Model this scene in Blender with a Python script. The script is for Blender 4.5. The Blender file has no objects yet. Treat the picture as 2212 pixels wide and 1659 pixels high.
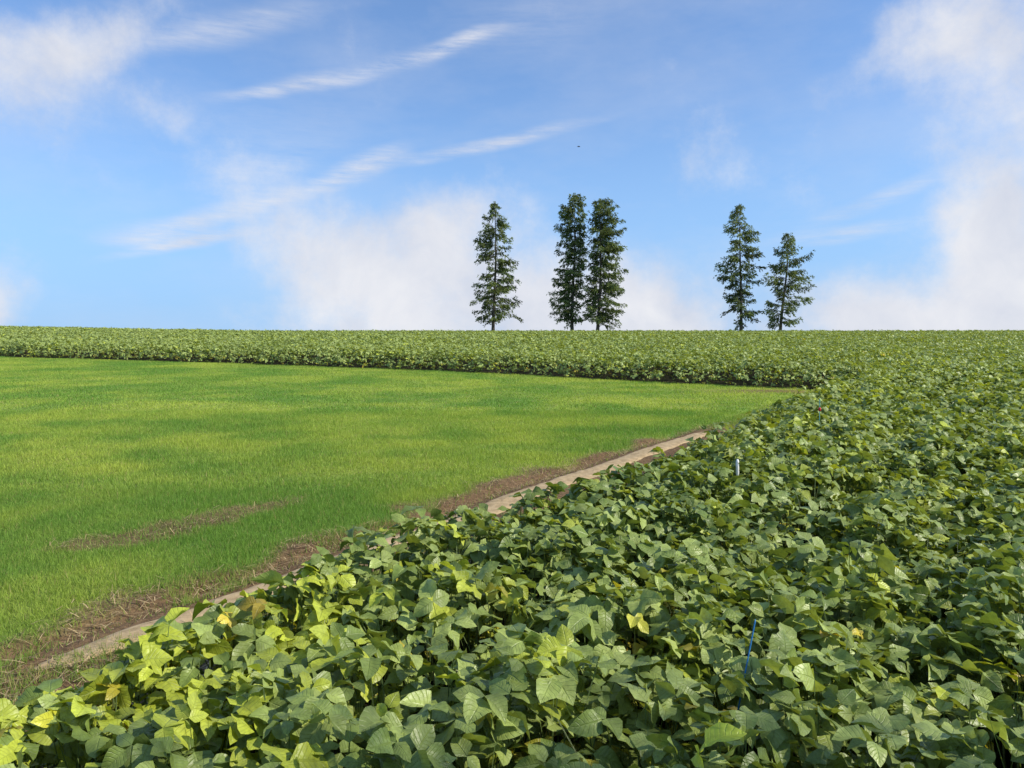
import bpy, math, numpy as np
from mathutils import Vector
rng=np.random.default_rng(7)
scene=bpy.context.scene
scene.view_settings.view_transform='Standard'
try: scene.view_settings.look='None'
except Exception: pass
scene.view_settings.exposure=0

FP=1736.0; CX=1106.0; CY=829.5   # focal length in photo pixels
CAMZ=1.7
# ------------------------------------------------------------------ noise
def _h(ix,iy,seed):
    n=(ix.astype(np.int64)*374761393+iy.astype(np.int64)*668265263+seed*1442695041)&0x7fffffff
    n=((n^(n>>13))*1274126177)&0x7fffffff
    n=(n^(n>>16))&0x7fffffff
    return (n%100003)/100003.0
def vnoise(x,y,seed=0):
    x=np.asarray(x,float);y=np.asarray(y,float)
    ix=np.floor(x);iy=np.floor(y);fx=x-ix;fy=y-iy
    fx=fx*fx*(3-2*fx);fy=fy*fy*(3-2*fy)
    a=_h(ix,iy,seed);b=_h(ix+1,iy,seed);c=_h(ix,iy+1,seed);d=_h(ix+1,iy+1,seed)
    return (a*(1-fx)+b*fx)*(1-fy)+(c*(1-fx)+d*fx)*fy
def fbm(x,y,seed=0,o=3):
    s=0;a=1;t=0
    for k in range(o):
        s=s+a*vnoise(x*2**k+17.3*k,y*2**k-9.1*k,seed+k);t+=a;a*=.5
    return s/t
def sst(a,b,x):
    t=np.clip((x-a)/(b-a),0,1);return t*t*(3-2*t)
# ------------------------------------------------------------------ terrain
SL=0.08;Y1=75.;DEC=.004
def gz0(x,y):
    x=np.asarray(x,float);y=np.asarray(y,float)
    base=np.where(y<Y1,SL*y,0)
    dy=np.clip(y-Y1,0,45)
    base=np.where(y>=Y1,SL*Y1+SL*dy-DEC*dy*dy/2,base)
    over=np.clip(y-Y1-45,0,None)
    base=base+np.where(over>0,-.10*over/(1+over/300.),0)
    base=np.where(y<-20,SL*-20+0.01*(y+20)/(1+np.abs(y+20)/100.),base)
    base=base+.5*sst(-20,-58,x)*sst(40,80,y)
    return base
def wof(x,y): return x-.63*y
def gz(x,y):
    w=wof(x,y)
    n=(fbm(x*.5,y*.5,3)-.5)*.06
    near=1-sst(18,26,y)
    ditch=-.045*np.exp(-((w+5.12)/.10)**2)*near
    return gz0(x,y)+n+ditch+(fbm(x*5,y*5,9)-.5)*.02*near
FX=[-90,-23.2,-8.7,-1.6,3.65,6.8,9,14,40,90];FY=[66,36.6,30.0,26.1,21.7,20.0,19.0,17,8,-10]
def Fy(x): return np.interp(x,FX,FY)+.15+(vnoise(x*1.3,x*0+3,5)-.5)*.25
def eoff(y): return 3.10+.26*sst(2.2,3.1,y)+.26*np.exp(-((y-4.25)/.8)**2)+.12*np.exp(-((y-3.4)/.4)**2)-.03*sst(4.8,5.6,y)+.22*sst(9,13,y)
def din(x,y):
    w=wof(x,y)
    return np.maximum((w+eoff(y)+(vnoise(y*1.7,y*0,8)-.5)*.26)/1.18,(y-Fy(x))*.9)
# ------------------------------------------------------------------ helpers
def new_mat(name):
    m=bpy.data.materials.new(name);m.use_nodes=True
    nt=m.node_tree;nt.nodes.clear()
    return m,nt,nt.nodes,nt.links
def mesh_np(name,V,F,attrs,mat,smooth=True):
    me=bpy.data.meshes.new(name)
    nv=len(V);nf=len(F);k=F.shape[1]
    me.vertices.add(nv);me.vertices.foreach_set('co',np.ascontiguousarray(V,dtype=np.float32).ravel())
    me.loops.add(nf*k);me.loops.foreach_set('vertex_index',np.ascontiguousarray(F,dtype=np.int32).ravel())
    me.polygons.add(nf);me.polygons.foreach_set('loop_start',np.arange(0,nf*k,k,dtype=np.int32))
    try: me.polygons.foreach_set('loop_total',np.full(nf,k,dtype=np.int32))
    except Exception: pass
    me.update(calc_edges=True)
    for an,(ty,arr) in attrs.items():
        a=me.attributes.new(an,ty,'POINT')
        a.data.foreach_set('color' if ty=='FLOAT_COLOR' else ('vector' if ty=='FLOAT_VECTOR' else 'value'),np.ascontiguousarray(arr,dtype=np.float32).ravel())
    me.polygons.foreach_set('use_smooth',np.full(nf,smooth))
    me.materials.append(mat)
    ob=bpy.data.objects.new(name,me);scene.collection.objects.link(ob)
    return ob
def norm(v): return v/np.maximum(np.linalg.norm(v,axis=-1,keepdims=True),1e-9)
def leaf_grid(P,D,N,L,W,fold,droop,nt,ns,prof,col,rip=0.085):
    n=len(P)
    D=norm(D);N=norm(N-D*np.sum(D*N,1,keepdims=True));B=np.cross(D,N)
    t=np.linspace(0,1,nt+1);s=np.linspace(-1,1,ns+1)
    T,S=np.meshgrid(t,s,indexing='ij');T=T.ravel();S=S.ravel();m=len(T)
    w=prof(T)
    xs=S*w*(W[:,None]/2)
    al=T*L[:,None]
    ph=rng.random((n,1))*6.28
    zz=-droop[:,None]*L[:,None]*T**2+fold[:,None]*np.abs(xs)+rip*L[:,None]*np.sin(T*8+ph+S*1.5)*np.abs(S)*(w>.01)
    V=P[:,None]+D[:,None]*al[...,None]+B[:,None]*xs[...,None]+N[:,None]*zz[...,None]
    i=np.arange(nt)[:,None]*(ns+1)+np.arange(ns)[None]
    q=np.stack([i,i+1,i+ns+2,i+ns+1],-1).reshape(-1,4)
    F=(q[None]+(np.arange(n)*m)[:,None,None]).reshape(-1,4)
    st=np.stack([np.broadcast_to(S,(n,m)),np.broadcast_to(T,(n,m)),np.broadcast_to(rng.random((n,1)),(n,m))],-1).reshape(-1,3)
    C=np.repeat(np.c_[col,np.ones(n)],m,axis=0)
    return V.reshape(-1,3),F,st,C
class Acc:
    def __init__(s): s.V=[];s.F=[];s.S=[];s.C=[];s.n=0
    def add(s,V,F,st,C):
        s.V.append(V);s.F.append(F+s.n);s.S.append(st);s.C.append(C);s.n+=len(V)
    def build(s,name,mat,smooth=True):
        return mesh_np(name,np.concatenate(s.V),np.concatenate(s.F),{'st':('FLOAT_VECTOR',np.concatenate(s.S)),'col':('FLOAT_COLOR',np.concatenate(s.C))},mat,smooth)
def tag(ob,label=None,cat=None,kind=None,group=None):
    if label: ob['label']=label
    if cat: ob['category']=cat
    if kind: ob['kind']=kind
    if group: ob['group']=group
def ovate(T): 
    v=np.clip(T,0,1)**.5*np.clip(1-T,0,1)**.85
    return v/.402
def blade(T): return np.clip(1-T,0,1)**.6
def diamond(T): return np.sin(np.pi*np.clip(T,0,1))**.8
def tube(pts,rad,sides,V,F):
    pts=[Vector(p) for p in pts]
    base=len(V)
    for i,p in enumerate(pts):
        d=(pts[min(i+1,len(pts)-1)]-pts[max(i-1,0)]).normalized()
        a=d.orthogonal().normalized();b=d.cross(a)
        if i>0:
            a=(pa-d*pa.dot(d)).normalized();b=d.cross(a)
        pa=a
        for k in range(sides):
            an=2*math.pi*k/sides
            V.append(tuple(p+(a*math.cos(an)+b*math.sin(an))*rad[i]))
    for i in range(len(pts)-1):
        for k in range(sides):
            F.append((base+i*sides+k,base+i*sides+(k+1)%sides,base+(i+1)*sides+(k+1)%sides,base+(i+1)*sides+k))
    F.append(tuple(base+k for k in range(sides))[::-1]);F.append(tuple(base+(len(pts)-1)*sides+k for k in range(sides)))
def pyobj(name,V,F,mat,smooth=True):
    me=bpy.data.meshes.new(name);me.from_pydata(V,[],F);me.update()
    for p in me.polygons:p.use_smooth=smooth
    me.materials.append(mat)
    ob=bpy.data.objects.new(name,me);scene.collection.objects.link(ob);return ob
# ------------------------------------------------------------------ materials
def leaf_mat(name,trans=.3,rough=.45,spec=.4,veins=True,tint=(1.25,1.25,.5)):
    m,nt,N,L=new_mat(name)
    out=N.new('ShaderNodeOutputMaterial');pb=N.new('ShaderNodeBsdfPrincipled');tr=N.new('ShaderNodeBsdfTranslucent');mx=N.new('ShaderNodeMixShader')
    at=N.new('ShaderNodeAttribute');at.attribute_name='col'
    pb.inputs['Roughness'].default_value=rough;pb.inputs['Specular IOR Level'].default_value=spec
    col=at.outputs['Color']
    if veins:
        st=N.new('ShaderNodeAttribute');st.attribute_name='st';sp=N.new('ShaderNodeSeparateXYZ');L.new(st.outputs['Vector'],sp.inputs[0])
        ab=N.new('ShaderNodeMath');ab.operation='ABSOLUTE';L.new(sp.outputs[0],ab.inputs[0])
        mr=N.new('ShaderNodeMapRange');mr.inputs[1].default_value=.0;mr.inputs[2].default_value=.09;mr.inputs[3].default_value=1;mr.inputs[4].default_value=0;L.new(ab.outputs[0],mr.inputs[0])
        a=N.new('ShaderNodeMath');a.operation='MULTIPLY_ADD';L.new(ab.outputs[0],a.inputs[0]);a.inputs[1].default_value=-1.6
        b=N.new('ShaderNodeMath');b.operation='MULTIPLY';L.new(sp.outputs[1],b.inputs[0]);b.inputs[1].default_value=7.5;L.new(b.outputs[0],a.inputs[2])
        pp=N.new('ShaderNodeMath');pp.operation='PINGPONG';L.new(a.outputs[0],pp.inputs[0]);pp.inputs[1].default_value=.5
        m2=N.new('ShaderNodeMapRange');m2.inputs[1].default_value=.0;m2.inputs[2].default_value=.13;m2.inputs[3].default_value=.7;m2.inputs[4].default_value=0;L.new(pp.outputs[0],m2.inputs[0])
        mxm=N.new('ShaderNodeMath');mxm.operation='MAXIMUM';L.new(mr.outputs[0],mxm.inputs[0]);L.new(m2.outputs[0],mxm.inputs[1])
        lt=N.new('ShaderNodeMix');lt.data_type='RGBA';lt.blend_type='MIX'
        sc=N.new('ShaderNodeMath');sc.operation='MULTIPLY';sc.inputs[1].default_value=.22;L.new(mxm.outputs[0],sc.inputs[0])
        L.new(sc.outputs[0],lt.inputs[0]);L.new(col,lt.inputs[6]);lt.inputs[7].default_value=(.28,.37,.11,1)
        ge=N.new('ShaderNodeNewGeometry');nz=N.new('ShaderNodeTexNoise');nz.inputs['Scale'].default_value=55;nz.inputs['Detail'].default_value=2;L.new(ge.outputs['Position'],nz.inputs['Vector'])
        mm=N.new('ShaderNodeMapRange');mm.inputs[3].default_value=.6;mm.inputs[4].default_value=1.4;L.new(nz.outputs[0],mm.inputs[0])
        vm=N.new('ShaderNodeVectorMath');vm.operation='SCALE';L.new(lt.outputs[2],vm.inputs[0]);L.new(mm.outputs[0],vm.inputs['Scale'])
        col=vm.outputs[0]
        bp=N.new('ShaderNodeBump');bp.inputs['Strength'].default_value=.5;bp.inputs['Distance'].default_value=.005;bp.invert=True
        ad=N.new('ShaderNodeMath');L.new(mxm.outputs[0],ad.inputs[0]);L.new(nz.outputs[0],ad.inputs[1]);L.new(ad.outputs[0],bp.inputs['Height']);L.new(bp.outputs[0],pb.inputs['Normal'])
    L.new(col,pb.inputs['Base Color'])
    vt=N.new('ShaderNodeVectorMath');vt.operation='MULTIPLY';L.new(col,vt.inputs[0]);vt.inputs[1].default_value=tint;L.new(vt.outputs[0],tr.inputs['Color'])
    mx.inputs[0].default_value=trans;L.new(pb.outputs[0],mx.inputs[1]);L.new(tr.outputs[0],mx.inputs[2]);L.new(mx.outputs[0],out.inputs[0])
    return m
M_bean=leaf_mat('soybean_leaf',.24,.42,.42,True,(1.4,1.3,.45))
M_grass=leaf_mat('grass_blade',.4,.6,.15,False,(1.25,1.25,.5))
M_needle=leaf_mat('conifer_needle',.3,.6,.2,False,(1.2,1.2,.6))
M_straw=leaf_mat('dry_straw',.1,.7,.2,False,(1,1,1))
def simple_mat(name,c1,c2,scale,rough=.8,bump=.3,dist=.01,spec=.3):
    m,nt,N,L=new_mat(name)
    out=N.new('ShaderNodeOutputMaterial');pb=N.new('ShaderNodeBsdfPrincipled');L.new(pb.outputs[0],out.inputs[0])
    tc=N.new('ShaderNodeTexCoord');nz=N.new('ShaderNodeTexNoise');nz.inputs['Scale'].default_value=scale;nz.inputs['Detail'].default_value=8;nz.inputs['Roughness'].default_value=.65
    L.new(tc.outputs['Object'],nz.inputs['Vector'])
    cr=N.new('ShaderNodeValToRGB');cr.color_ramp.elements[0].position=.3;cr.color_ramp.elements[1].position=.7
    cr.color_ramp.elements[0].color=(*c1,1);cr.color_ramp.elements[1].color=(*c2,1)
    L.new(nz.outputs[0],cr.inputs[0]);L.new(cr.outputs[0],pb.inputs['Base Color'])
    bp=N.new('ShaderNodeBump');bp.inputs['Strength'].default_value=bump;bp.inputs['Distance'].default_value=dist;L.new(nz.outputs[0],bp.inputs['Height']);L.new(bp.outputs[0],pb.inputs['Normal'])
    pb.inputs['Roughness'].default_value=rough;pb.inputs['Specular IOR Level'].default_value=spec
    return m
M_bark=simple_mat('conifer_bark',(.06,.05,.035),(.15,.12,.09),6)
M_path=simple_mat('dry_earth',(.29,.20,.10),(.55,.405,.225),14,.9,.6,.015)
M_blue=simple_mat('blue_plastic',(.02,.15,.36),(.03,.20,.44),20,.5,.05)
M_teal=simple_mat('teal_plastic',(.02,.20,.22),(.03,.26,.27),20,.4,.05)
M_white=simple_mat('white_plastic',(.7,.7,.68),(.82,.82,.8),20,.5,.05)
M_red=simple_mat('red_tape',(.5,.02,.03),(.6,.04,.04),20,.5,.05)
M_dark=simple_mat('dark_feather',(.02,.02,.02),(.05,.045,.04),20,.7,.05)
m,nt,N,L=new_mat('field_soil')
out=N.new('ShaderNodeOutputMaterial');pb=N.new('ShaderNodeBsdfPrincipled');L.new(pb.outputs[0],out.inputs[0]);pb.inputs['Roughness'].default_value=.95;pb.inputs['Specular IOR Level'].default_value=.1
at=N.new('ShaderNodeAttribute');at.attribute_name='col';ge=N.new('ShaderNodeNewGeometry')
nz=N.new('ShaderNodeTexNoise');nz.inputs['Scale'].default_value=25;nz.inputs['Detail'].default_value=8;nz.inputs['Roughness'].default_value=.7;L.new(ge.outputs['Position'],nz.inputs['Vector'])
mr=N.new('ShaderNodeMapRange');mr.inputs[1].default_value=.3;mr.inputs[2].default_value=.7;mr.inputs[3].default_value=.45;mr.inputs[4].default_value=1.5;L.new(nz.outputs[0],mr.inputs[0])
vm=N.new('ShaderNodeVectorMath');vm.operation='SCALE';L.new(at.outputs['Color'],vm.inputs[0]);L.new(mr.outputs[0],vm.inputs['Scale']);L.new(vm.outputs[0],pb.inputs['Base Color'])
bp=N.new('ShaderNodeBump');bp.inputs['Strength'].default_value=.8;bp.inputs['Distance'].default_value=.03;L.new(nz.outputs[0],bp.inputs['Height']);L.new(bp.outputs[0],pb.inputs['Normal'])
M_soil=m
# ------------------------------------------------------------------ colour of the grass field
def grass_col(x,y):
    n1=fbm(x*.36+3,y*.30,21,4);n2=fbm(x*1.1,y*1.3,31,4)
    k=sst(.30,.72,n1*.55+n2*.45)[...,None]
    dark=np.array([.185,.320,.058]);lite=np.array([.405,.475,.088])
    c=dark*(1-k)+lite*k
    far=sst(7,18,y)[...,None]
    return c*(1.0+.08*far)
def bare(x,y):
    w=wof(x,y)
    edge=-5.42-.22*sst(4,8,y)*(1-sst(8,13,y))+.30*sst(8,14,y)+(fbm(x*1.6,y*1.6,41)-.5)*.9
    b=sst(edge-.12,edge+.22,w)
    b=b*(1-.75*sst(12,14,y))
    pc=np.exp(-(((w+6.9)/.42)**2))*sst(5.6,6.3,y)*(1-sst(7.2,8.2,y))
    b=np.maximum(b,sst(.35,.8,pc+(fbm(x*3,y*3,44)-.5)*.9)*.85*(pc>.05))
    tip=np.exp(-(((x-6.3)/1.7)**2+((y-19.2)/.5)**2))
    return np.clip(np.maximum(b,tip*.9),0,1)
# ------------------------------------------------------------------ ground
def axis(segs):
    a=[]
    for s0,s1,st in segs: a.append(np.arange(s0,s1-1e-6,st))
    return np.concatenate(a)
xs=np.r_[-3000,-1500,-700,-350,-200,axis([(-120,-30,3),(-30,-7,.3),(-7,10,.085),(10,30,.5),(30,120,3)]),120,200,350,700,1500,3000]
ys=np.r_[-3000,-1200,-500,-200,-90,axis([(-45,0,3),(0,2.5,.3),(2.5,21,.085),(21,42,.35),(42,72,1.5),(72,130,.8)]),130,160,220,350,600,1200,2200,3500]
X,Y=np.meshgrid(xs,ys,indexing='ij');Z=gz(X,Y)
V=np.stack([X,Y,Z],-1).reshape(-1,3)
nx,ny=len(xs),len(ys)
I=(np.arange(nx-1)[:,None]*ny+np.arange(ny-1)[None])
F=np.stack([I,I+ny,I+ny+1,I+1],-1).reshape(-1,4)
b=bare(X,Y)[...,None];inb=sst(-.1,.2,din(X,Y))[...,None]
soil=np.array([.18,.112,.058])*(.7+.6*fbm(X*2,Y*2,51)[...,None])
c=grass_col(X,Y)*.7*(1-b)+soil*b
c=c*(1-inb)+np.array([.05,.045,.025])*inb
c=np.where((np.abs(X)>90)[...,None]|(Y>95)[...,None]|(Y<-3)[...,None],np.array([.06,.10,.03]),c)
C=np.concatenate([c,np.ones(c.shape[:2]+(1,))],-1).reshape(-1,4)
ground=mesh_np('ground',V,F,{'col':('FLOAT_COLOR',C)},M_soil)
tag(ground,'gently rising farmland soil under grass and crops','ground','structure')
yy=np.arange(3.5,12.7,.05);tt=np.linspace(0,1,11)
YY,TT=np.meshgrid(yy,tt,indexing='ij')
taper=sst(3.5,4.2,YY)*(1-sst(11.9,12.7,YY))
mid=-4.73+(fbm(YY*.9,YY*0,60)-.5)*.05
hw=(.165+.035*sst(5,7,YY)+(fbm(YY*2.3,YY*0+TT*0,61)-.5)*.08)*(.3+.7*taper)
WW=mid+hw*(TT*2-1)+(vnoise(YY*9,TT*3,66)-.5)*.04
XX=WW+.63*YY
edge=np.abs(TT*2-1)
ZZ=gz(XX,YY)+.018-.032*edge**4-.045*(1-taper)+(fbm(XX*7,YY*7,67)-.5)*.014
V=np.stack([XX,YY,ZZ],-1).reshape(-1,3);n2=len(tt)
I=(np.arange(len(yy)-1)[:,None]*n2+np.arange(n2-1)[None]);F=np.stack([I,I+1,I+n2+1,I+n2],-1).reshape(-1,4)
path=mesh_np('path',V,F,{},M_path);tag(path,'narrow strip of dry tan earth along the crop edge','path','structure')
# ------------------------------------------------------------------ soybeans
SUN_EL=math.radians(37);saz=Vector((.96,-.25)).normalized()
SUN=np.array([saz.x*math.cos(SUN_EL),saz.y*math.cos(SUN_EL),math.sin(SUN_EL)])
def canopy(x,y,d):
    w=wof(x,y)/1.18
    row=.5+.5*np.cos(2*np.pi*w/.66)
    h=.58+(fbm(x*1.9,y*1.9,71)-.5)*.27+(vnoise(x*5,y*5,75)-.5)*.16-.07*(1-row)*(y<22)
    h=h+(fbm(x*.5,y*.5,77)-.5)*.08*(y>18)
    return h*(.5+.5*sst(-.12,.3,d))
acc=Acc()
bands=[(.9,3.6,660,.69,5,4),(3.6,8,620,.66,4,2),(8,20,390,.72,3,2),(20,42,155,.88,2,2),(42,92,50,1.12,2,2)]
for (y0,y1,dens,size,nt_,ns_) in bands:
    xr=.72*y1+2.5
    n=int(2*xr*(y1-y0)*dens)
    x=rng.uniform(-xr,xr,n);y=rng.uniform(y0,y1,n)
    keep=(np.abs(x)<.69*y+1.5)
    x=x[keep];y=y[keep];d=din(x,y);k=(d>-.08)&((vnoise(x*3.6,y*3.6,88)>.23)|(rng.random(len(x))<.30));x=x[k];y=y[k]
    d=din(x,y);H=canopy(x,y,d);n=len(x);u=rng.random(n)
    dd=np.where((y>14)&(d>.8),.42*u**2,.82*u**1.5)
    if y0>=42: dd=.35*u**2
    rel=1-dd
    if y0<3:
        ok=~((np.abs(x-.29*y)<.05)&(y>2.4)&(y<2.66)&(H*rel>.54))
        x=x[ok];y=y[ok];H=H[ok];rel=rel[ok];d=d[ok];n=len(x)
    z=gz0(x,y)+H*rel+rng.normal(0,.025,n)
    P=np.stack([x,y,z],-1)
    out_dir=np.where(((wof(x,y)+eoff(y))/1.18>(y-Fy(x))*.9)[:,None],np.array([[-.85,.53,0]]),np.array([[-.42,-.9,0]]))
    lean=(1-sst(0,.35,d))[:,None]*.7
    Nn=norm(np.array([[0,0,1.]])+rng.normal(0,.52,(n,3))*np.array([1,1,.3])+SUN*.42+out_dir*lean)
    az=rng.random(n)*2*np.pi;A=np.stack([np.cos(az),np.sin(az),np.zeros(n)],-1)+out_dir*lean
    D=norm(A-Nn*np.sum(A*Nn,1,keepdims=True));B=np.cross(Nn,D)
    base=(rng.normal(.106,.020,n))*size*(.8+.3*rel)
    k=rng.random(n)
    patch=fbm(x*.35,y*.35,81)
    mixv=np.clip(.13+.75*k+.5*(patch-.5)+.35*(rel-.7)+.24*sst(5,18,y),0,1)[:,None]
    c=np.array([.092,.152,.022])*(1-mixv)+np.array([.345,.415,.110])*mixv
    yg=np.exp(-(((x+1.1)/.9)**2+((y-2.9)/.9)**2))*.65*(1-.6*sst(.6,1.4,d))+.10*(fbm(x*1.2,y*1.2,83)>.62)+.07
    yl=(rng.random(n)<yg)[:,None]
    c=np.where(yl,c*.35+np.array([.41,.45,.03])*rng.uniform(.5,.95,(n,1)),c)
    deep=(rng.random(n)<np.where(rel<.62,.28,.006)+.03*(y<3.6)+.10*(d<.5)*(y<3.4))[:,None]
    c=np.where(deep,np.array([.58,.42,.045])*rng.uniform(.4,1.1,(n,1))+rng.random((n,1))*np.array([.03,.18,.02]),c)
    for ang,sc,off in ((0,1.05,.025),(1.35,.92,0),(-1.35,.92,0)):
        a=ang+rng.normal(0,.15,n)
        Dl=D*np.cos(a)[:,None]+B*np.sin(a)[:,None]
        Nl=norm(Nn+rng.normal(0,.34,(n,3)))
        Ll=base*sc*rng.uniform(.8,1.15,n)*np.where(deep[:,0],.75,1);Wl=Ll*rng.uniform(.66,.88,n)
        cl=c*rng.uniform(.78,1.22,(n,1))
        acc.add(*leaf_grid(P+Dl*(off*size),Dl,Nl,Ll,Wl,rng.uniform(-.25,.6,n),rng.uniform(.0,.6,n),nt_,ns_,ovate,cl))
    if y0<8:
        foot=P+np.stack([rng.normal(0,.05,n),rng.normal(0,.05,n),-np.minimum(H*rel-.03,rng.uniform(.15,.35,n))],-1)
        DD=foot-P;LL=np.linalg.norm(DD,axis=1)
        acc.add(*leaf_grid(P,DD,np.cross(DD,rng.normal(0,1,(n,3))),LL,np.full(n,.004),np.zeros(n),np.zeros(n),2,1,lambda T:np.ones_like(T),np.tile([[.14,.20,.06]],(n,1)),0))
n=2600
x=rng.uniform(-4,8,n);y=rng.uniform(.9,9,n);w=wof(x,y)/1.18
w2=np.round(w/.66)*.66+rng.normal(0,.03,n);x=w2*1.18+.63*y
k=(din(x,y)>.05)&(x<.7*y+2);x=x[k];y=y[k];n=len(x)
P=np.stack([x,y,gz(x,y)-.02],-1);DD=np.stack([rng.normal(0,.08,n),rng.normal(0,.08,n),np.ones(n)],-1)
for r in (0,1):
    acc.add(*leaf_grid(P,DD,np.tile([[1.,0,0]] if r else [[0,1.,0]],(n,1)),np.full(n,.46),np.full(n,.008),np.zeros(n),np.zeros(n),1,1,lambda T:np.ones_like(T)*(1-.4*T),np.tile([[.15,.17,.07]],(n,1)),0))
beans=acc.build('soybean_crop',M_bean)
tag(beans,'dense leafy green soybean crop with some yellowing leaves','soybean crop','stuff')
print('bean faces',len(beans.data.polygons))
# ------------------------------------------------------------------ grass
acc=Acc()
for (y0,y1,dens,wd,hh) in [(2.2,8,8500,.004,.042),(8,15,3400,.007,.040),(15,42,800,.016,.034)]:
    xr=.70*y1+2
    n=int((xr+9)*(y1-y0)*dens)
    x=rng.uniform(-xr,9,n);y=rng.uniform(y0,y1,n)
    k=(x>-.70*y-1.2);x=x[k];y=y[k]
    w=wof(x,y)
    pr=1-bare(x,y)*.93
    tuft=(w>-5.6)&(w<-3.1)&(y<7)&(fbm(x*2.2,y*2.2,91)>.53)
    tuft=tuft|((y<4.3)&(y>3.3)&(w>-5.2)&(w<-4.1)&(fbm(x*3,y*3,93)>.36))
    pr=np.where((w>-4.92)&(y<12.5),0,pr);pr=np.where(tuft,.8*((w>-4.50)|(w<-4.9)|(y<4.25)),pr)
    k=(rng.random(len(x))<pr)&(din(x,y)<.12)&(y<Fy(x)+.25);x=x[k];y=y[k];n=len(x)
    P=np.stack([x,y,gz(x,y)-.005],-1)
    hn=.6+.8*fbm(x*1.1,y*1.6,95)
    az=rng.random(n)*2*np.pi;ln=rng.uniform(.2,1.3,n)
    D=norm(np.stack([np.cos(az)*ln,np.sin(az)*ln,np.ones(n)],-1))
    Nn=np.stack([-np.cos(az),-np.sin(az),np.zeros(n)],-1)+rng.normal(0,.5,(n,3))
    Lh=hh*hn*rng.uniform(.6,1.4,n)*(1+.7*(rng.random(n)<.05))
    c=grass_col(x,y)*rng.uniform(.7,1.25,(n,1))
    dry=(rng.random(n)<.04+.3*bare(x,y))[:,None]
    c=np.where(dry,np.array([.42,.36,.15]),c)
    acc.add(*leaf_grid(P,D,Nn,Lh,wd*rng.uniform(.7,1.3,n),np.zeros(n),-rng.uniform(0,.5,n),2,1,blade,c,0))
grass=acc.build('grass',M_grass)
tag(grass,'bright green young grass covering a sloping field','grass','stuff')
print('grass faces',len(grass.data.polygons))
# ------------------------------------------------------------------ straw litter
acc=Acc()
n=80000
y=rng.uniform(1.8,16,n);w=rng.uniform(-7.6,-3.0,n);x=w+.63*y
bb=bare(x,y);pr=bb*(w<-4.90)*(.2+.8*sst(.4,.65,fbm(x*2,y*2,97)))+.7*(w>-4.55)*(y<6)+.05*((w>-4.93)&(w<-4.4))+.7*(y<4.0)*(w>-5.1)*(y>1.8)
k=(rng.random(n)<pr*.8)&(din(x,y)<.15);x=x[k];y=y[k];n=len(x)
az=rng.random(n)*6.28;D=np.stack([np.cos(az),np.sin(az),rng.normal(.05,.22,n)],-1)
P=np.stack([x,y,gz(x,y)+.012+rng.random(n)*.02],-1)
c=np.array([.50,.37,.19])*rng.uniform(.2,1.3,(n,1))
acc.add(*leaf_grid(P,D,np.tile([[0,0,1.]],(n,1)),rng.uniform(.03,.12,n),rng.uniform(.002,.005,n),np.zeros(n),rng.uniform(-.1,.3,n),2,1,lambda T:np.ones_like(T),c,0))
straw=acc.build('straw',M_straw)
tag(straw,'dry brown straw litter scattered along the field edge','straw','stuff')
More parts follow.
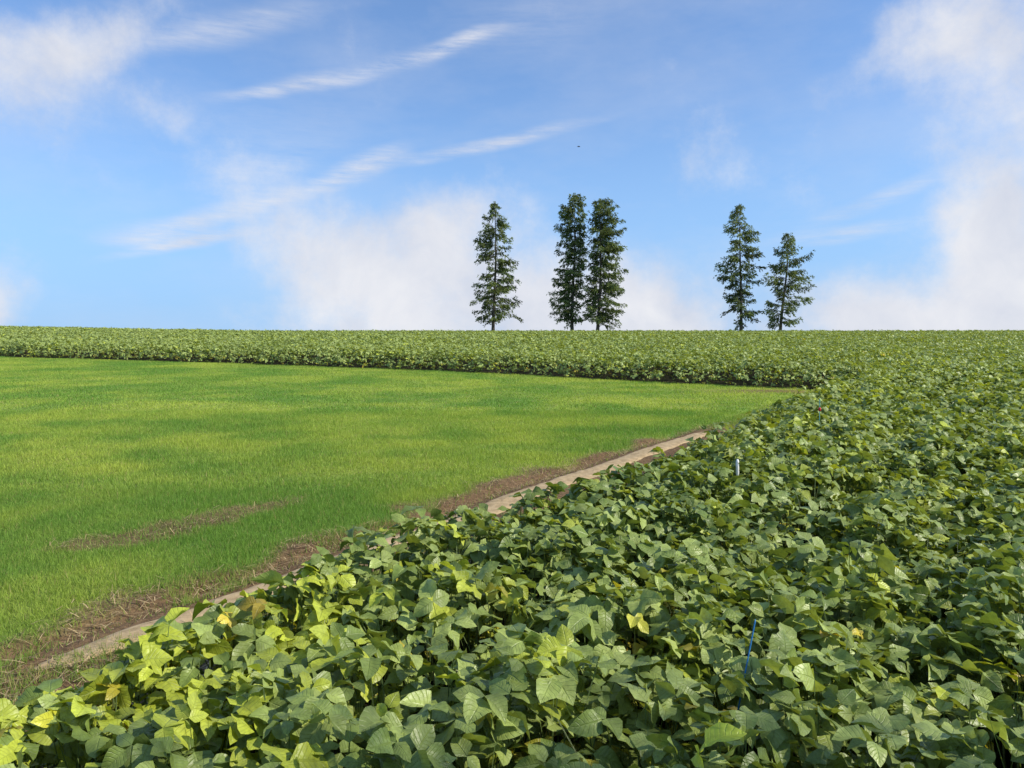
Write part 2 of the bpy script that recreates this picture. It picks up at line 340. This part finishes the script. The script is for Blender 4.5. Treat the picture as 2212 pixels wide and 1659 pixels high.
# ------------------------------------------------------------------ conifers
def conifer(idx,xpx,toppx,d,prof,seed,lean,nb,label,baseh,up=.12,dens=1.0):
    global rng
    keep=rng;rng=np.random.default_rng(seed)
    X0=(xpx-CX)/FP*d;G=float(gz0(X0,d));H=CAMZ+(CY-toppx)/FP*d-G
    root=bpy.data.objects.new('conifer_tree',None);root.location=(X0,d,G);scene.collection.objects.link(root);root.empty_display_size=.5
    tag(root,label,'conifer tree',None,'tall conifers standing on the hill crest')
    hs=np.linspace(0,1,14)
    sway=lambda f:(lean*f*H*.05+.12*math.sin(f*5+seed),.1*math.sin(f*4+seed*2))
    V=[];F=[]
    tube([(sway(f)[0]-sway(0)[0],sway(f)[1]-sway(0)[1],f*H*.985-(.15 if f==0 else 0)) for f in hs],[.17*(1-f)**.85+.012+(.08 if f==0 else 0) for f in hs],8,V,F)
    pf=np.array(prof)
    PP=[];DD=[];LL=[];CC=[]
    for i in range(nb):
        f=baseh+(1-baseh)*(((i+rng.random())/nb)**.93)
        f=min(f,.985)
        az=rng.random()*2*math.pi if rng.random()<.62 else (0 if rng.random()<.5 else math.pi)+rng.normal(0,.5)
        ca=math.cos(az)
        l=np.interp(f,pf[:,0],pf[:,1]);r=np.interp(f,pf[:,0],pf[:,2])
        kk=.5+.5*ca;R=(l*(1-kk)+r*kk)*(rng.uniform(.62,1.24) if rng.random()<.66 else rng.uniform(.3,.6))
        sx,sy=sway(f)[0]-sway(0)[0],sway(f)[1]-sway(0)[1]
        z0=f*H;rise=rng.normal(up,.18)+.5*max(0,f-.75)*2;dr=rng.uniform(.15,.55)*(1-f*.6)
        dirh=np.array([ca,math.sin(az),0.])
        pt=lambda s:np.array([sx,sy,z0])+dirh*R*s+np.array([0,0,R*(rise*s-dr*s*s+.24*s**4)])
        tube([pt(0),pt(.35),pt(.7),pt(1.)],[.04*(1-f)+.012,.025*(1-f)+.008,.01,.004],4,V,F)
        tone=rng.uniform(.55,1.45)
        nt_=max(6,int(R*10.5*dens))
        for j in range(nt_):
            s=rng.uniform(.02,1)**.8
            p=pt(s);sd=rng.choice([-1,1])*rng.uniform(.1,1.3)
            td=np.array([math.cos(az+sd),math.sin(az+sd),rng.normal(-.28,.25)])
            lt=rng.uniform(.18,.5)*(.5+.7*(1-s))*(.6+.5*min(R,2)/2)*1.55
            nc=max(3,int(lt/.042))
            q=rng.random(nc)
            PP.append(p+td*lt*q[:,None]+np.array([0,0,-.2])*q[:,None]**2+rng.normal(0,.03,(nc,3)))
            DD.append(td[None]*.9+rng.normal(0,.42,(nc,3))+np.array([0,0,-.35]))
            LL.append(rng.uniform(.14,.31,nc));CC.append(np.full(nc,tone))
    nc=140;q=rng.random(nc)
    PP.append(np.stack([np.full(nc,sway(1)[0]-sway(0)[0])+rng.normal(0,.05,nc),rng.normal(0,.05,nc)+sway(1)[1]-sway(0)[1],H*(.92+.08*q)],-1));DD.append(np.stack([rng.normal(0,.6,nc),rng.normal(0,.6,nc),rng.uniform(-.2,.6,nc)],-1));LL.append(rng.uniform(.1,.22,nc));CC.append(np.ones(nc))
    P=np.concatenate(PP);D=np.concatenate(DD);Lg=np.concatenate(LL);tn=np.concatenate(CC);n=len(P)
    c=np.array([.14,.178,.062])*tn[:,None]*rng.uniform(.6,1.5,(n,1))
    c=c+np.array([.04,.03,0])*(rng.random((n,1))<.2)
    a=Acc();a.add(*leaf_grid(P,D,rng.normal(0,1,(n,3)),Lg,Lg*.36,np.zeros(n),np.zeros(n),2,1,diamond,c,0))
    crown=a.build('crown',M_needle,False);crown.parent=root
    tr=pyobj('trunk',V,F,M_bark);tr.parent=root
    rng=keep
conifer(1,1065,435,84,[(0,1.2,1.2),(.14,1.6,1.9),(.22,2.5,2.6),(.35,2.0,2.4),(.5,1.9,2.1),(.62,1.7,1.85),(.75,1.7,1.6),(.88,1.1,1.0),(1,.15,.15)],11,.1,134,'tall conical dark green larch with drooping tiered branches',.12,.05,1.0)
conifer(2,1236,418,85,[(0,.9,.9),(.13,1.6,1.1),(.24,2.3,1.2),(.4,2.1,1.3),(.55,1.6,1.3),(.7,1.8,1.3),(.85,1.6,1.2),(.94,1.1,.9),(1,.4,.4)],23,.1,205,'tall narrow dark green larch close beside another larch',.11,.08,1.15)
conifer(3,1290,428,83.5,[(0,1.0,1.0),(.1,1.3,1.7),(.2,1.5,2.5),(.4,1.4,2.5),(.55,1.1,2.3),(.7,1.1,2.2),(.85,1.0,2.0),(.95,.8,1.3),(1,.5,.6)],37,.5,210,'tall bushy dark green larch crowding its neighbour',.11,.08,1.15)
conifer(4,1600,442,84.5,[(0,.9,.9),(.1,1.6,1.3),(.22,1.9,2.1),(.36,1.4,2.2),(.5,2.4,1.7),(.62,1.3,2.1),(.74,1.6,2.2),(.82,1.8,1.1),(.92,.8,.7),(1,.15,.15)],51,.1,130,'tall irregular dark green larch with open gaps',.10,.12,1.0)
conifer(5,1685,505,84,[(0,.8,.9),(.12,1.4,1.9),(.25,1.9,1.7),(.4,1.4,2.6),(.52,2.4,2.3),(.65,1.4,2.8),(.75,1.3,2.6),(.87,1.0,1.7),(.95,.6,.8),(1,.2,.2)],67,1.2,98,'shorter spreading dark green larch leaning sideways',.10,.25,1.0)
# ------------------------------------------------------------------ broadleaf tree added out of view to cast shade on the nearest plants
r2=np.random.default_rng(5)
root=bpy.data.objects.new('added_shade_tree',None);bx,by=8.6,-2.5;root.location=(bx,by,float(gz0(bx,by)));scene.collection.objects.link(root)
tag(root,'unseen leafy tree added to shade the foreground, broad green crown','tree')
V=[];F=[];tube([(0,0,-.2),(.1,0,1.5),(0,.1,3.2),(-.2,.1,5),(-.3,.2,7)],[.3,.22,.19,.14,.05],9,V,F)
PP=[]
for i in range(70):
    a=r2.random()*6.28;rr=r2.random()**.5*2.9;zc=r2.uniform(4.0,8.8);c0=np.array([math.cos(a)*rr,math.sin(a)*rr*.85,zc])
    tube([(0,0,3.2+r2.random()*2),tuple(c0*.6+np.array([0,0,1.8])),tuple(c0)],[.07,.04,.01],5,V,F)
    PP.append(c0+r2.normal(0,.42,(230,3)))
P=np.concatenate(PP);n=len(P);a=Acc()
a.add(*leaf_grid(P,r2.normal(0,1,(n,3)),r2.normal(0,1,(n,3))+np.array([0,0,1]),r2.uniform(.12,.2,n),r2.uniform(.08,.13,n),np.zeros(n),np.full(n,.2),2,2,ovate,np.array([.06,.11,.03])*r2.uniform(.6,1.4,(n,1)),0))
cr=a.build('crown',M_needle);cr.parent=root
tk=pyobj('trunk',V,F,M_bark);tk.parent=root
# ------------------------------------------------------------------ stakes
def at_px(px,py,d): return ((px-CX)/FP*d,d,CAMZ+(CY-py)/FP*d)
V=[];F=[];t=at_px(1632,1338,2.66);b_=(.60,2.50,float(gz(.60,2.50))-.05)
p0=Vector(b_);p1=Vector(t);tube([p0,p0.lerp(p1,.5),p0.lerp(p1,.985),p1],[.0025,.0025,.0025,.0015],8,V,F)
o=pyobj('stake',V,F,M_blue);tag(o,'thin blue leaning stake poking out of the soybeans','stake')
V=[];F=[];t=at_px(1771,862,8.9);p1=Vector(t);p0=Vector((t[0]-.02,8.9,float(gz(t[0],8.9))-.05));tube([p0,p0.lerp(p1,.5),p1],[.005,.005,.004],8,V,F)
o=pyobj('stake',V,F,M_teal);tag(o,'thin teal stake with a red tag among soybeans','stake')
q=p0.lerp(p1,.87);V=[];F=[];tube([q+Vector((0,0,-.020)),q+Vector((0,0,-.013)),q+Vector((0,0,.013)),q+Vector((0,0,.020))],[.010,.015,.015,.010],10,V,F)
o2=pyobj('tag',V,F,M_red);o2.parent=o
V=[];F=[];t=at_px(1593,992,6.2);p1=Vector(t);p0=Vector((t[0],6.2,float(gz(t[0],6.2))-.05));
tube([p0,p0.lerp(p1,.80),p0.lerp(p1,.84),p0.lerp(p1,.97),p1],[.006,.006,.013,.013,.007],8,V,F)
o=pyobj('marker_peg',V,F,M_white);tag(o,'small white marker peg standing among soybeans','marker peg')
bxp=Vector(at_px(1250,317,60));V=[];F=[]
tube([(-.13,0,0),(-.09,0,.0),(-.02,0,.005),(.06,0,.01),(.10,0,.02),(.135,0,.015)],[.012,.018,.032,.026,.018,.003],8,V,F)
k=len(V);V+=[(-.02,0,.02),(.05,0,.02),(.0,-.12,.06),(.05,-.11,.06),(-.05,-.24,.03),(-.02,0,.025),(.05,0,.025),(.0,.12,.065),(.05,.11,.065),(-.05,.24,.035)]
F+=[(k,k+1,k+3,k+2),(k+2,k+3,k+4),(k+5,k+7,k+8,k+6),(k+7,k+9,k+8)]
k=len(V);V+=[(-.11,-.015,0),(-.11,.015,0),(-.19,.035,.002),(-.19,-.035,.002)];F+=[(k,k+1,k+2,k+3)]
bird=pyobj('bird',V,F,M_dark);bird.location=bxp;bird.rotation_euler=(0.3,0,.4);tag(bird,'small dark bird flying high in the blue sky','bird')
# ------------------------------------------------------------------ light
sd=bpy.data.lights.new('sun','SUN');sd.energy=5.0;sd.angle=math.radians(.53);sd.color=(1,.94,.80)
so=bpy.data.objects.new('sun',sd);so.rotation_euler=Vector(SUN).to_track_quat('Z','Y').to_euler();so.location=(20,-20,30);scene.collection.objects.link(so)
# ------------------------------------------------------------------ world
wd=bpy.data.worlds.new('World');scene.world=wd;wd.use_nodes=True
nt=wd.node_tree;N=nt.nodes;L=nt.links;N.clear()
out=N.new('ShaderNodeOutputWorld');sky=N.new('ShaderNodeTexSky');sky.sky_type='NISHITA';sky.sun_disc=False
sky.sun_elevation=SUN_EL;sky.sun_rotation=math.atan2(SUN[0],SUN[1]);sky.air_density=1.0;sky.dust_density=.6;sky.ozone_density=2.0
bs=N.new('ShaderNodeBackground');bs.inputs[1].default_value=.135
tc=N.new('ShaderNodeTexCoord')
sp=N.new('ShaderNodeSeparateXYZ');L.new(tc.outputs['Generated'],sp.inputs[0])
def M(op,a,b=None,c=None):
    n=N.new('ShaderNodeMath');n.operation=op
    for i,v in enumerate((a,b,c)):
        if v is None: continue
        if isinstance(v,(int,float)): n.inputs[i].default_value=v
        else: L.new(v,n.inputs[i])
    return n.outputs[0]
tm=N.new('ShaderNodeVectorMath');tm.operation='MULTIPLY';L.new(sky.outputs[0],tm.inputs[0]);tm.inputs[1].default_value=(1.12,1.30,1.52)
L.new(tm.outputs[0],bs.inputs[0])
azn=M('ARCTAN2',sp.outputs[0],sp.outputs[1]);eln=M('ARCSINE',sp.outputs[2])
cb=N.new('ShaderNodeCombineXYZ');L.new(azn,cb.inputs[0]);L.new(eln,cb.inputs[1])
AE=cb.outputs[0]
def noise(vec,scale,detail=6,rough=.55,rot=0,sc=(1,1,1)):
    mp=N.new('ShaderNodeMapping');mp.inputs['Rotation'].default_value=(0,0,rot);mp.inputs['Scale'].default_value=sc
    L.new(vec,mp.inputs[0]);n=N.new('ShaderNodeTexNoise');n.inputs['Scale'].default_value=scale;n.inputs['Detail'].default_value=detail;n.inputs['Roughness'].default_value=rough
    L.new(mp.outputs[0],n.inputs['Vector']);return n
wn=noise(AE,5,4,.5);sb=N.new('ShaderNodeVectorMath');sb.operation='SUBTRACT';L.new(wn.outputs['Color'],sb.inputs[0]);sb.inputs[1].default_value=(.5,.5,.5)
scl=N.new('ShaderNodeVectorMath');scl.operation='SCALE';L.new(sb.outputs[0],scl.inputs[0]);scl.inputs['Scale'].default_value=.14
adv=N.new('ShaderNodeVectorMath');L.new(AE,adv.inputs[0]);L.new(scl.outputs[0],adv.inputs[1]);WA=adv.outputs[0]
scl2=N.new('ShaderNodeVectorMath');scl2.operation='SCALE';L.new(sb.outputs[0],scl2.inputs[0]);scl2.inputs['Scale'].default_value=.035
adv2=N.new('ShaderNodeVectorMath');L.new(AE,adv2.inputs[0]);L.new(scl2.outputs[0],adv2.inputs[1]);WB=adv2.outputs[0]
def blobs(lst,vec):
    tot=None
    for (cx,cy,rx,ry,rot,amp) in lst:
        u=(cx-CX)/FP;v=(CY-cy)/FP;a=math.atan(u);e=math.atan(v*math.cos(a))
        mp=N.new('ShaderNodeMapping');mp.vector_type='TEXTURE'
        mp.inputs['Location'].default_value=(a,e,0);mp.inputs['Rotation'].default_value=(0,0,math.radians(rot))
        mp.inputs['Scale'].default_value=(rx/FP*math.cos(a)**1.5,ry/FP*math.cos(a)**1.2,1)
        L.new(vec,mp.inputs[0]);le=N.new('ShaderNodeVectorMath');le.operation='LENGTH';L.new(mp.outputs[0],le.inputs[0])
        mr=N.new('ShaderNodeMapRange');mr.interpolation_type='SMOOTHSTEP';mr.inputs[1].default_value=0;mr.inputs[2].default_value=1;mr.inputs[3].default_value=amp;mr.inputs[4].default_value=0
        L.new(le.outputs['Value'],mr.inputs[0])
        tot=mr.outputs[0] if tot is None else M('ADD',tot,mr.outputs[0])
    return tot
cum=blobs([(820,650,370,280,0,1.15),(620,490,280,150,-20,.75),(980,500,290,180,0,.85),(1150,670,330,200,0,1.2),(1400,690,360,230,0,1.4),(1830,690,280,170,0,1.4),(2050,720,300,140,0,1.0),
 (2190,300,300,380,0,.85),(2230,600,420,260,0,1.1),(2060,60,400,190,10,.95),(2100,520,220,220,0,.45),
 (60,170,370,220,10,1.2),(280,70,230,140,40,.85),(-60,620,170,170,0,1.2),(1470,370,190,180,0,.6),(370,270,110,70,0,.45)],WA)
n1=noise(AE,6.5,10,.66)
cs=M('MULTIPLY_ADD',M('SUBTRACT',n1.outputs[0],.5),2.5,cum)
mr=N.new('ShaderNodeMapRange');mr.interpolation_type='SMOOTHSTEP';mr.inputs[1].default_value=.12;mr.inputs[2].default_value=1.4;mr.inputs[4].default_value=.96;L.new(cs,mr.inputs[0])
cmask=mr.outputs[0]
wi=blobs([(800,150,430,27,15,1.2),(990,95,170,20,18,1.1),(620,195,220,22,12,.9),(1060,310,330,21,12,1.7),(780,365,160,38,25,1.9),(560,440,330,32,17,1.3),(360,505,200,44,8,1.4),(420,520,260,20,14,1.3),(480,60,330,50,18,1.1),(1900,430,280,28,16,1.0),(1830,500,240,28,6,1.2),(620,300,300,150,20,.3),(560,380,200,60,25,.4),(1150,50,300,90,10,.35)],WB)
n2=noise(AE,5,10,.7,math.radians(-16),(1,8,1))
m3=N.new('ShaderNodeMapRange');m3.inputs[1].default_value=.34;m3.inputs[2].default_value=.74;L.new(n2.outputs[0],m3.inputs[0])
wm=M('MULTIPLY',M('MULTIPLY',wi,m3.outputs[0]),.75)
n3=noise(AE,3,6,.6,math.radians(-18),(1,2.5,1));m4=N.new('ShaderNodeMapRange');m4.inputs[1].default_value=.42;m4.inputs[2].default_value=.8;m4.inputs[4].default_value=.28;L.new(n3.outputs[0],m4.inputs[0])
inv=M('MULTIPLY',M('MULTIPLY',M('SUBTRACT',1,cmask),M('SUBTRACT',1,M('MINIMUM',wm,.75))),M('SUBTRACT',1,m4.outputs[0]))
mask=M('SUBTRACT',1,inv)
ab=N.new('ShaderNodeMapRange');ab.inputs[1].default_value=-.02;ab.inputs[2].default_value=.02;L.new(sp.outputs[2],ab.inputs[0])
mask=M('MULTIPLY',mask,ab.outputs[0])
hz=N.new('ShaderNodeBackground');hz.inputs[0].default_value=(.31,.55,.91,1);hz.inputs[1].default_value=1
hm=N.new('ShaderNodeMapRange');hm.interpolation_type='SMOOTHSTEP';hm.inputs[1].default_value=.0;hm.inputs[2].default_value=.36;hm.inputs[3].default_value=.95;hm.inputs[4].default_value=0;L.new(M('ABSOLUTE',eln),hm.inputs[0])
mh=N.new('ShaderNodeMixShader');L.new(hm.outputs[0],mh.inputs[0]);L.new(bs.outputs[0],mh.inputs[1]);L.new(hz.outputs[0],mh.inputs[2])
bc=N.new('ShaderNodeBackground')
n4=noise(WA,7,7,.58);m5=N.new('ShaderNodeMapRange');m5.inputs[1].default_value=.32;m5.inputs[2].default_value=.68;L.new(n4.outputs[0],m5.inputs[0])
mc=N.new('ShaderNodeMix');mc.data_type='RGBA';L.new(m5.outputs[0],mc.inputs[0]);mc.inputs[6].default_value=(.64,.68,.79,1);mc.inputs[7].default_value=(.88,.88,.91,1)
L.new(mc.outputs[2],bc.inputs[0]);bc.inputs[1].default_value=1
ms=N.new('ShaderNodeMixShader');L.new(mask,ms.inputs[0]);L.new(mh.outputs[0],ms.inputs[1]);L.new(bc.outputs[0],ms.inputs[2]);L.new(ms.outputs[0],out.inputs[0])
# ------------------------------------------------------------------ camera
cd=bpy.data.cameras.new('camera');cd.sensor_width=36;cd.lens=36*FP/2212;cd.clip_start=.05;cd.clip_end=8000
co=bpy.data.objects.new('camera',cd);co.location=(0,0,CAMZ);co.rotation_euler=(math.radians(90),0,0);scene.collection.objects.link(co);scene.camera=co
